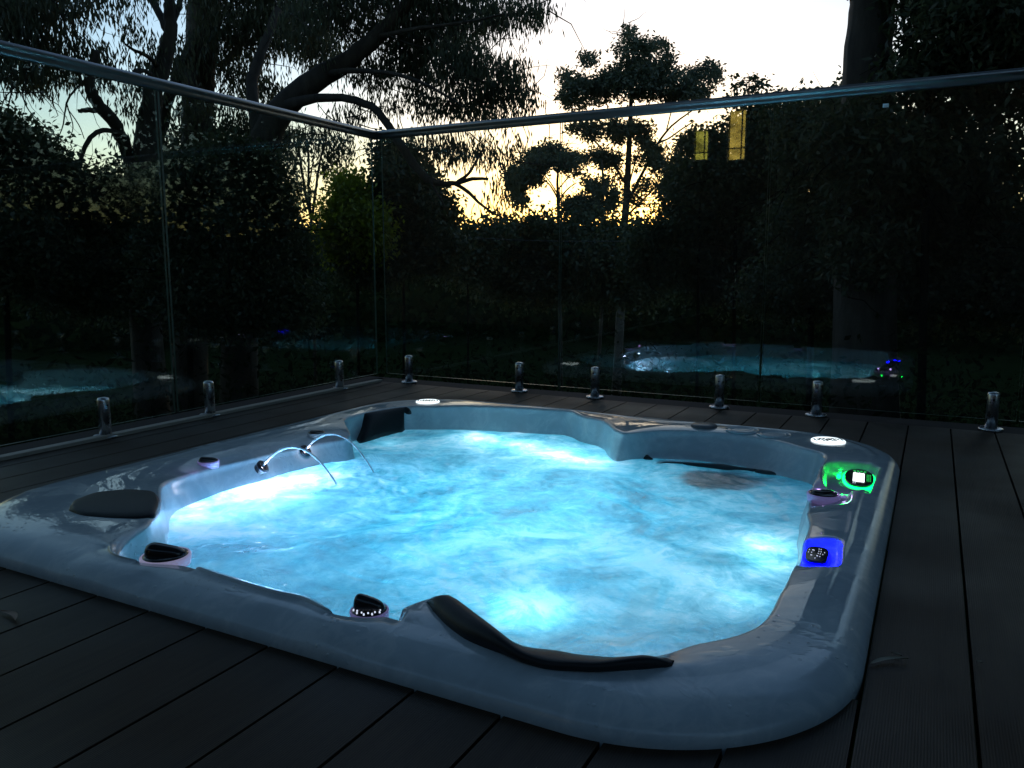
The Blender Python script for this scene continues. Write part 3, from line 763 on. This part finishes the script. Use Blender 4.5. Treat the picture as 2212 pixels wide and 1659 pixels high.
# ------------------------------------------------------------------ trees
def leafmesh(centers, L, Wd, droop, parent, name, material, **k):
    """one mesh of many diamond leaves; droop 1 = hanging straight, 0 = any direction"""
    n = len(centers); rnd = RNG.normal(size=(n, 3)); rnd /= np.linalg.norm(rnd, axis=1)[:, None]
    d = rnd*(1-droop)+np.array([0, 0, -1])*droop; d /= np.linalg.norm(d, axis=1)[:, None]
    s = np.cross(d, RNG.normal(size=(n, 3))); s /= np.linalg.norm(s, axis=1)[:, None]
    nn = np.cross(d, s)
    ll = L*RNG.uniform(.65, 1.3, n)[:, None]; ww = Wd*RNG.uniform(.7, 1.3, n)[:, None]
    c = np.array(centers)
    v = np.stack([c, c+d*ll*.4+s*ww*.5, c+d*ll+nn*ll*.12, c+d*ll*.45-s*ww*.5], 1).reshape(-1, 3)
    me = bpy.data.meshes.new(name); me.vertices.add(4*n); me.vertices.foreach_set('co', v.ravel())
    me.loops.add(4*n); me.loops.foreach_set('vertex_index', np.arange(4*n, dtype=np.int32))
    me.polygons.add(n); me.polygons.foreach_set('loop_start', np.arange(0, 4*n, 4, dtype=np.int32))
    try: me.polygons.foreach_set('loop_total', np.full(n, 4, dtype=np.int32))
    except Exception: pass
    me.update(calc_edges=True); me.materials.append(material)
    o = bpy.data.objects.new(name, me); COL.objects.link(o)
    if parent is not None: o.parent = parent; o.matrix_parent_inverse = Matrix.Translation(-Vector(parent.location))
    return props(o, **k)
def blob_pts(blobs, D, ncl, k, spread, depth=1.0, shell=.0):
    if D > 23:
        nb = []
        for b in blobs:
            for _ in range(8):
                q = RNG.uniform(0, 2*math.pi); rr = .75*math.sqrt(RNG.uniform(0, 1)); f_ = RNG.uniform(.28, .55)
                nb.append((b[0]+b[2]*rr*math.cos(q), b[1]+b[3]*rr*math.sin(q)*1.05, b[2]*f_, b[3]*f_*1.05, (b[4] if len(b) > 4 else 1)))
        blobs = nb
    """cluster points inside ellipsoids given by picture position and size at distance D"""
    out = []; area = sum(b[2]*b[3]*(b[4] if len(b) > 4 else 1) for b in blobs)
    for bl in blobs:
        x, y, rx, ry = bl[:4]; dens = bl[4] if len(bl) > 4 else 1; dd = D+(bl[5] if len(bl) > 5 else RNG.uniform(-.06, .06)*D)
        n = max(2, int(ncl*rx*ry*dens/area)); c = PD(x, y, dd); sc = dd/FPX
        fwd = np.array([c[0], c[1], 0]); fwd /= np.linalg.norm(fwd); rt = np.array([fwd[1], -fwd[0], 0])
        q = RNG.normal(size=(n, 3)); q /= np.linalg.norm(q, axis=1)[:, None]; q *= (shell+(1-shell)*RNG.uniform(0, 1, n)**.45)[:, None]
        cen = c+rt*q[:, :1]*rx*sc+np.array([0, 0, 1])*q[:, 1:2]*ry*sc+fwd*q[:, 2:3]*(rx+ry)*.5*sc*depth
        pts = np.repeat(cen, k, 0)+RNG.normal(size=(n*k, 3))*spread*np.array([1, 1, .9])
        out.append(pts)
    return np.concatenate(out)
def limb(b, pts, D, seg=3, jit=.004, n=8):
    """picture polyline (x, y, radius in px, depth offset m) -> tapered tube"""
    P3 = []; R3 = []
    for p in pts:
        dd = D+(p[3] if len(p) > 3 else 0); P3.append(PD(p[0], p[1], dd)); R3.append(p[2]*dd/FPX)
    P3 = np.array(P3); q = []; r = []
    for i in range(len(P3)-1):
        for s in range(seg):
            u = s/seg; q.append(P3[i]*(1-u)+P3[i+1]*u); r.append(R3[i]*(1-u)+R3[i+1]*u)
    q.append(P3[-1]); r.append(R3[-1]); q = np.array(q)
    for _ in range(2): q[1:-1] = (q[:-2]+2*q[1:-1]+q[2:])/4
    q[1:-1] += RNG.normal(size=(len(q)-2, 3))*np.array(r[1:-1])[:, None]*np.where(np.array(r[1:-1]) > .12, .035, .12)[:, None]
    b.tube(q, r, n)
def twigs(b, pts, D, num, length, rad):
    for _ in range(num):
        i = RNG.integers(0, len(pts)); p = pts[i]; q = [p]; d = RNG.normal(size=3); d /= np.linalg.norm(d)
        for s in range(5):
            d = d+RNG.normal(size=3)*.25+np.array([0, 0, -.12]); d /= np.linalg.norm(d); q.append(q[-1]+d*length/5)
        b.tube(q, [rad*(1-.16*s) for s in range(6)], 4)
def tree(name, label, cat, D, limbs, blobs, ncl, k, spread, L, Wd, droop, lm, bm='bark', depth=1.0, base=None, tw=0, shell=0, group=None):
    x0, y0 = (limbs[0][0][0], 600) if limbs else (blobs[0][0], 600)
    bp = PD(x0, 700, D); gz = ground_z(bp[0], bp[1])-.2; bp[2] = gz
    root = empty(name, tuple(bp), label=label, cat=cat, group=group)
    b = MB()
    # foot of the trunk down to the ground
    for li, lb in enumerate(limbs):
        limb(b, lb, D)
    if limbs:
        p = limbs[0][0]; top = PD(p[0], p[1], D+(p[3] if len(p) > 3 else 0)); r = p[2]*D/FPX
        foot = top.copy(); foot[2] = min(gz, top[2]-.3); foot[:2] += RNG.normal(size=2)*.1
        b.tube([foot, (foot+top)/2, top+np.array([0,0,.02])], [r*1.22, r*1.05, r*.98], 10)
    else:
        foot = bp.copy(); tp = PD(blobs[0][0], blobs[0][1], D); b.tube([foot, (foot+tp)/2, tp], [.035, .03, .015], 8)
    pts = blob_pts(blobs, D, ncl, k, spread, depth, shell)
    if tw: twigs(b, pts, D, tw, .9 if D > 8 else .5, .006*D/12+.003)
    b.build('trunk', M[bm], root)
    leafmesh(pts, L, Wd, droop, root, 'crown', M[lm])
    return root

# --- the big gum at the left: thick upright trunk
tree('gum_tree', 'big rough barked gum with a thick upright trunk behind the left glass fence', 'tree', 12.5,
     [[(418,560,32),(424,300,30),(430,200,29),(436,90,30),(442,0,30),(450,-120,26)],
      [(436,60,14),(400,130,12,-.3),(378,170,11,-.5),(350,260,11,-.3),(335,330,12,0)],
      [(438,110,8),(480,150,7,.4),(515,100,6,.6),(560,20,5,.9),(600,-60,4,1)],
      [(440,20,12),(500,-40,10,.5),(600,-110,8,.8)]],
     [(560,50,90,60),(500,140,60,50,.6),(640,40,80,60),(690,110,50,40),(560,190,60,40,.7),(470,60,40,50,.7),(520,-30,120,50),(420,250,50,60,.4),(520,260,60,40,.6),(590,300,60,30,.6)],
     1250, 10, .10, .11, .024, .72, 'gum', tw=90)
# --- sweeping right hand gum
tree('gum_tree', 'spreading gum with long limbs sweeping right over the fence corner', 'tree', 10.5,
     [[(520,520,34),(545,350,30),(590,260,28),(640,200,24),(700,160,22),(770,125,18),(810,80,16),(850,40,14),(900,-10,12),(960,-60,9)],
      [(600,240,14),(690,205,9,-.4),(737,213,8,-.5),(787,217,8,-.6),(830,255,8,-.7),(862,310,9,-.8),(890,352,9,-.8),(925,392,8,-.9),(955,396,6,-1),(984,398,5,-1),(1020,385,4,-1),(1055,387,3,-1)],
      [(984,398,4,-1),(1010,412,4,-1),(1032,436,3,-1.1),(1060,458,2.5,-1.2),(1085,470,1.5,-1.2)],
      [(930,392,3.5,-1),(940,410,3,-1),(955,435,2,-1.1),(962,452,1,-1.1)],
      [(985,396,4,-1),(1015,375,3,-1),(1030,345,2.5,-1),(1045,320,2,-1.1)],
      [(560,310,14),(540,210,12,.5),(548,150,11,.7),(575,90,9,.9),(600,20,8,1.1)],
      [(700,160,8),(780,150,5,-.5),(860,160,4,-.8),(930,185,3,-1),(1000,230,2,-1)],
      [(810,80,6),(900,60,4,-.4),(1000,50,3,-.6),(1090,30,2,-.8)]],
     [(780,40,90,50,1.0),(880,60,80,60,1.1),(980,40,80,60,1.1),(1070,30,60,45,1.0),(1140,15,50,30,.8),(1165,30,25,25,.5),(900,140,80,45,1.2),(800,150,60,40,.8),(1000,130,70,50,1.1),(1060,175,55,45,1.0),(1100,150,40,40,.7),
      (1120,205,45,40,.8),(1010,220,70,35,.9),(920,215,60,30,.9),(830,215,40,25,.5),(1060,245,50,20,.6),(760,240,40,25,.5),(660,60,60,50,.6),(700,0,70,40,.8),(900,-30,150,40,1),(720,260,30,20,.4),
      (930,320,40,30,.6),(985,320,50,35,.6),(1040,320,45,30,.6),(1090,330,35,25,.5),(870,300,30,18,.4),(1085,380,34,25,.25),(1045,430,40,22,.10),(1100,430,34,30,.35),(1125,300,20,25,.3)],
     2500, 10, .085, .10, .020, .74, 'gum', tw=170)
# --- leaning gum at far left
tree('gum_tree', 'leaning gum with bare crooked limbs at the far left against the pale sky', 'tree', 11.0,
     [[(300,520,28),(305,400,24),(312,330,22),(322,250,20),(345,160,17),(365,90,13),(372,40,11),(360,-20,9)],
      [(275,330,13),(262,290,12,-.2),(225,235,12,-.4),(200,210,11,-.5),(192,180,9,-.6),(196,150,7,-.6),(210,110,5,-.7)],
      [(275,330,10),(290,400,14),(300,470,18)],
      [(225,240,5,-.4),(200,236,5,-.5),(176,241,4,-.6),(168,240,3,-.6)],
      [(265,290,4,-.3),(230,279,4.5,-.4),(208,284,4.5,-.5),(190,305,4.5,-.6),(178,330,4,-.6),(173,350,3.5,-.6),(172,372,2,-.6)],
      [(365,70,8),(345,30,7,.2),(322,-10,6,.3)],[(370,60,6),(385,20,5,.1),(392,-20,5,.1)],
      [(350,150,6),(320,120,4,-.3),(290,110,3,-.5),(270,95,2,-.6)],[(340,170,5),(310,150,4,-.3),(290,155,6,-.4),(300,165,7,-.4)],
      [(190,170,3,-.5),(165,190,2,-.5),(145,215,1.7,-.5),(140,245,1.4,-.5),(135,280,1,-.5),(118,310,.8,-.5)],
      [(143,220,1.3,-.5),(152,250,1,-.5),(160,275,.9,-.5),(150,300,.7,-.5)],[(146,235,1,-.5),(172,270,.9,-.5),(182,300,.7,-.5)],
      [(20,150,2,-.4),(30,190,1.5,-.4),(15,230,1.2,-.4),(25,270,.8,-.4)],[(60,170,2,-.4),(45,200,1.3,-.4),(60,240,1,-.4),(95,270,.7,-.4)],[(35,185,1.2,-.4),(5,215,1,-.4),(2,250,.8,-.4)]],
     [(60,30,80,45,1),(10,90,50,45,.9),(110,90,40,35,.5),(90,110,40,30,.7),(185,15,40,25,.5),(130,150,50,22,.6),(60,150,60,22,.7),(40,165,45,18,.6),(185,105,35,22,.6),(195,150,40,22,.6),(290,70,35,25,.35),(290,190,30,25,.4),
      (225,120,35,22,.4),(270,25,35,18,.35),(320,170,40,30,.5),(285,230,35,25,.35),(95,185,16,14,1),(330,120,30,30,.4),(380,120,35,50,.5),(265,300,22,18,.4),(355,300,25,50,.6),(20,10,50,30,1),(60,-40,120,40,.8),(250,-30,120,20,.6),(215,165,30,16,.5)],
     1050, 10, .085, .105, .022, .72, 'gum', tw=70)
# --- slender saplings between
tree('sapling', 'slender saplings of thin pale stems against the golden gap left of the fence corner', 'tree', 17,
     [[(672,470,3),(660,420,3),(652,370,2.5),(645,320,2.2),(640,280,1.5)],[(672,470,3),(665,400,2.6,.1),(668,350,2.2,.2),(662,300,1.8,.3)],[(674,470,3),(684,400,2.5),(690,350,2),(700,310,1.5)],[(668,400,1.5),(676,350,1.2),(681,320,1)]],
     [(650,300,35,22,.8),(700,300,35,22,.8),(625,340,18,30,.7),(710,350,22,35,.9),(640,400,22,30,.8),(610,300,30,30,.8),(740,320,30,28,.7),(690,425,14,16,.5)],
     240, 9, .12, .13, .035, .6, 'gum', 'bark', tw=40)
# --- centre tree with rounded clumps
tree('tall_gum_tree', 'tall distant gum with rounded clumps of leaves standing alone in the bright sky', 'tree', 34,
     [[(1344,600,9),(1348,500,8),(1352,440,8),(1356,380,7),(1358,330,6),(1362,270,5),(1364,200,4),(1368,130,2.5),(1366,90,1.5)],
      [(1352,440,4),(1375,400,3.5,1),(1395,360,3,1.5),(1420,310,2.5,2),(1450,270,2,2.4),(1480,250,1.6,2.6),(1500,235,1.2,3)],
      [(1420,310,2),(1445,300,1.7,2.4),(1470,280,1.5,2.8),(1500,262,1.2,3)],[(1440,280,1.5,2),(1450,240,1.2,2.2),(1462,215,1,2.4)],
      [(1354,400,3),(1325,355,2.5,-1),(1300,320,2,-1.5),(1270,290,1.6,-2),(1240,270,1.2,-2.4)],[(1358,300,2),(1330,265,1.6,-1),(1300,240,1.3,-1.5)],[(1364,200,2),(1390,180,1.5,.6),(1410,150,1.2,1)],[(1364,210,2),(1330,190,1.5,-.6),(1290,170,1,-1)],
      [(1352,470,2.5),(1390,430,2,1),(1420,400,1.5,1.5)],[(1352,430,2),(1372,345,1.6,.6),(1385,320,1.3,.8)]],
     [(1365,85,26,20),(1392,100,26,22),(1345,108,20,18),(1425,98,20,18),(1440,125,25,22),(1370,135,38,26),(1410,150,35,28),(1425,175,32,24),(1455,160,22,22),(1480,185,30,22),(1500,160,28,22),(1530,150,26,20),(1548,160,14,16),(1515,195,30,20),(1470,210,22,14),(1400,190,50,26,.9),(1370,168,44,24,.8),(1325,190,40,26,.8),(1440,200,40,22,.8),(1500,205,34,16,.9),
      (1330,165,30,24),(1295,180,32,24),(1265,195,34,24),(1240,175,26,22),(1218,165,18,16),(1225,205,24,22),(1250,225,26,16),(1300,215,28,16,.5),(1340,205,26,16,.5),(1275,132,20,15),(1262,125,12,10),(1390,205,26,14,.4),
      (1255,280,36,18,.9),(1300,285,40,22),(1340,290,34,26),(1385,285,34,26),(1415,315,26,24),(1400,350,34,24),(1438,370,30,24,.8),(1295,335,42,22),(1245,340,22,14),(1330,345,22,20),(1330,385,20,16,.5),(1430,405,40,20,.7),(1380,420,26,30,.6),(1470,345,26,30,.9),(1490,300,30,26,.9),(1340,425,18,24,.5),(1460,395,30,25,.9)],
     4600, 7, .13, .18, .08, .15, 'round_leaf', 'bark', depth=.8, tw=160)
tree('young_gum_tree', 'smaller gum with a dense round crown just left of the tall distant gum', 'tree', 27,
     [[(1208,560,4),(1207,480,4),(1205,430,3.5),(1204,400,3),(1206,360,2)],[(1205,430,2),(1190,400,1.6,.4),(1170,385,1.3,.6)],[(1205,440,2),(1222,410,1.5,.4),(1245,395,1.2,.7)],[(1205,410,1.5),(1230,380,1.2,.4),(1250,360,1,.6)],[(1205,420,1.5),(1180,380,1.2,.4),(1165,370,1,.4)]],
     [(1190,335,36,20),(1160,350,30,22),(1130,372,26,22),(1115,400,18,20),(1150,385,22,16,.6),(1215,345,26,16),(1235,350,22,12,.7),(1125,420,18,18,.8),(1105,385,14,12),(1250,375,18,9,.4)],
     1500, 7, .12, .14, .07, .15, 'round_leaf', 'bark', depth=.8, tw=50)
tree('slim_tree', 'slim dark tree between the two distant gums, low against the sunset', 'tree', 24,
     [[(1305,560,3.5),(1303,480,3.5),(1302,430,3),(1302,380,2.5),(1300,345,2)],[(1302,430,1.5),(1285,405,1.2),(1270,390,1)],[(1302,420,1.5),(1318,395,1.2),(1325,380,1)]],
     [(1265,435,30,20,1),(1245,455,28,16,1),(1230,440,16,12,.8),(1270,400,20,16,.6),(1300,405,14,22,.6),(1290,450,26,18,.8),(1320,430,18,25,.6),(1275,465,30,12,1)],
     1000, 7, .10, .13, .06, .15, 'round_leaf', 'bark', tw=30)
# --- dark shrubs and trees in front
def bushes():
    L = [  # label, D, blobs, leaf mat, n
     ('dense dark bushy tree filling the far left below the pale sky', 10.5, [(0,310,70,45),(50,330,60,45),(110,375,55,45),(170,420,70,45),(60,430,110,70),(240,420,60,38),(150,500,120,70),(20,540,110,80),(300,430,60,45),(200,590,150,80),(20,275,24,16),(245,372,20,10)], 'dark_leaf', 4200),
     ('dark shrub mass beneath the thick upright gum trunk', 13.5, [(380,420,70,80),(480,400,80,80),(560,390,60,70),(430,520,120,80),(560,520,100,60),(585,455,35,36),(430,330,50,50,.6),(520,330,50,40,.8),(380,640,150,70),(570,640,120,70)], 'dark_leaf', 4200),
     ('yellow green bush with a backlit glow put into its leaf colour beside the fence corner', 15, [(770,440,42,34),(790,480,38,36),(740,470,36,30),(800,515,30,28),(755,405,26,18),(740,520,50,30)], 'yellow_glow', 1400),
     ('dark conical bush right of the fence corner', 16, [(870,350,34,32),(850,400,44,40),(905,410,38,36),(890,460,60,38),(945,455,32,32),(960,485,22,22),(860,520,90,50),(940,540,60,40),(840,330,30,22,.6),(905,370,20,20,.7),(800,560,80,50)], 'dark_leaf', 3200),
     ('low bushes along the hollow under the sunset', 22, [(1010,508,40,10),(1060,502,45,14),(1110,498,40,18),(1160,490,40,20),(1210,492,40,16),(1100,530,120,40),(1230,530,100,40),(1000,560,80,40),(1150,600,150,50),(1350,600,110,60),(1330,545,90,40),(1270,492,40,14),(1320,492,40,14),(1380,495,40,14)], 'dark_leaf', 3000),
     ('tall dark tree standing right of the tall distant gum, behind the lit reflections', 15, [(1512,318,32,20),(1536,300,22,14),(1478,388,34,24),(1540,380,60,50),(1610,300,44,60),(1660,350,50,70),(1480,450,60,40),(1560,480,90,60),(1650,470,80,70),(1440,505,60,24),(1600,590,140,70),(1420,560,70,50),(1640,250,28,20),(1700,260,50,30,.8),(1700,330,50,60)], 'dark_leaf', 4800),
     ('feathery shrub tops showing just above the rail left of the big right trunk', 14.5, [(1592,186,10,14,.5),(1628,182,13,14,.8),(1654,186,9,10,.5),(1600,212,40,8,.7),(1690,208,40,8,.5),(1722,190,7,12,.3),(1740,212,50,8,.7),(1795,205,25,10,.6),(1815,185,12,16,.5),(1820,165,6,14,.2),(1800,225,60,10,.8)], 'dark_leaf', 500),
     ('broad leafy dark tree at the right edge, standing beyond the big right trunk', 7.5, [(2010,30,70,40,.8),(2100,30,90,50,1),(2190,50,60,60,1),(2060,100,90,50,1),(1980,130,60,35,.8),(2140,130,100,50,1),(2000,180,100,40,1),(2150,200,110,60,1),(1960,70,30,30,.4),(1950,165,36,26,.9),(1855,270,60,40,1.2),(1870,350,80,60,1.4),(1860,440,80,60,1.4),(1870,540,90,70,1),(2120,290,70,40,.35),(1990,270,100,40,1),(2050,350,120,60,1),(2180,340,60,70,.6),(1900,320,80,60,1),(1830,300,80,50,1),(2080,-30,120,30,.8)], 'dark_leaf', 5200),
     ('tangled dark undergrowth at the right, filling the glass panel up to the rail', 9.0, [(1760,330,80,70),(1850,420,110,90),(1980,470,120,90),(2120,480,120,90),(1760,480,100,80),(1720,260,50,30,.7),(1800,260,60,30),(1850,600,150,80),(2050,620,150,80),(1720,620,120,70),(2200,600,80,90),(1950,380,100,60),(2080,400,90,60)], 'dark_leaf', 5200)]
    L.append(('dark laurel bush close to the side fence, in front of the two thick gum trunks', 9.0, [(400,400,60,60),(470,370,60,50),(540,380,60,50),(590,450,50,60),(430,480,90,80),(530,490,90,80),(620,560,60,70),(470,620,150,100),(600,660,90,70),(370,560,60,90),(500,330,40,26,.8),(560,350,36,24,.7)], 'dark_leaf', 4200))
    for k, (lab, D, bl, lm, n) in enumerate(L):
        near = D < 11
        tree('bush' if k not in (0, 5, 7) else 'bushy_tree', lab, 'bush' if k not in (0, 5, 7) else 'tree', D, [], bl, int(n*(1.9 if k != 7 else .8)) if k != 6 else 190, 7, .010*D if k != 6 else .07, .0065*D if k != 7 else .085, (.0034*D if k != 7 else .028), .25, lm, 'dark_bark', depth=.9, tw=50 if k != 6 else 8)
bushes()
# --- big trunk at right
tree('big_trunk_tree', 'tree with a massive straight dark trunk rising beyond the glass at the right', 'tree', 8.0,
     [[(1868,560,58),(1870,300,52),(1872,200,46),(1876,120,43),(1880,50,41),(1884,-30,40),(1890,-140,36)],[(1884,-60,16),(1980,-130,12,.4),(2080,-180,8,.6)]],
     [(2000,-60,100,40),(1900,-120,120,40),(2120,-40,80,40)], 500, 9, .10, .11, .03, .5, 'dark_leaf')
# --- far wood on the hill: one mass
def far_wood():
    pts = []; 
    for _ in range(5200):
        az = R_(random.uniform(-42, 62)); r = random.uniform(60, 190)
        x, y = -math.sin(az)*r, math.cos(az)*r; z = ground_z(x, y)
        hh = random.uniform(1.0, 4.2)
        for k in range(16): pts.append((x+random.gauss(0, 1.4), y+random.gauss(0, 1.4), z+hh*random.uniform(.1, 1)))
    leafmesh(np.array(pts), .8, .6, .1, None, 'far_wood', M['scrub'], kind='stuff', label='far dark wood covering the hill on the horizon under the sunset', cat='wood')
far_wood()
def near_scrub():
    pts = []
    for _ in range(7000):
        az = R_(random.uniform(-50, 75)); r = random.uniform(5.8, 40)
        x, y = -math.sin(az)*r, math.cos(az)*r
        if y < 4.7 and x > -3.6: continue
        z = ground_z(x, y); h = random.uniform(.1, .9+r*.03)
        for k in range(6): pts.append((x+random.gauss(0, .35), y+random.gauss(0, .35) if y > 5.3 or x < -4 else y, z+h*random.uniform(0, 1)))
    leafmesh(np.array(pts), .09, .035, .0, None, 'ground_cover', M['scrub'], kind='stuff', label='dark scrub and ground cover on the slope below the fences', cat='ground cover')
near_scrub()
def sky_screen():  # unseen leaf screen, added to keep bright sky out of the glass reflections
    pts = []
    for _ in range(17000):
        az = R_(random.choice([random.uniform(-80, -12), random.uniform(-80, -12), random.uniform(-165, -80)])); r = random.gauss(12.0, 1.2)
        x, y = -math.sin(az)*r, math.cos(az)*r
        h = random.uniform(-1, (9.5 if az > R_(-80) else 3.6)+1.2*math.sin(az*7)+.8*math.sin(az*17))
        for k in range(6): pts.append((x+random.gauss(0, .3), y+random.gauss(0, .3), h+random.gauss(0, .2)))
    leafmesh(np.array(pts), .20, .13, .1, None, 'sky_screen_leaves', M['dark_leaf'], kind='stuff', label='unseen leaf screen added to the right of the deck to block mirrored sky', cat='shrubbery')
sky_screen()
def overhead_blocker():
    # unseen leaves added high over the deck to block skylight (open towards the sunset)
    pts = []
    for _ in range(5200):
        x = random.uniform(-10, 11); y = random.uniform(-6, 7)
        az = math.degrees(math.atan2(-x, y)); r = math.hypot(x, y)
        if random.random() < .1: continue
        if noise.noise(Vector((x*.35, y*.35, 2))) < -.42: continue
        z = 8.5+1.5*noise.noise(Vector((x*.3, y*.3, 5)))+random.uniform(0, 1.5)
        for k in range(6): pts.append((x+random.gauss(0, .35), y+random.gauss(0, .35), z+random.gauss(0, .3)))
    leafmesh(np.array(pts), .55, .21, .4, None, 'skylight_blocker', M['gum'], kind='stuff', label='unseen leaf canopy added overhead to block skylight from the deck', cat='canopy')
overhead_blocker()
# dark wire strung across the valley
b = MB(); pa = PD(700, 484, 16); pb = PD(1370, 521, 19); b.tube([pa*(1-u)+pb*u-np.array([0, 0, .12*math.sin(u*math.pi)]) for u in np.linspace(0, 1, 12)], .009, 5)
b.build('wire', M['black'], label='thin dark wire strung low across the view beneath the sunset gap', cat='wire')
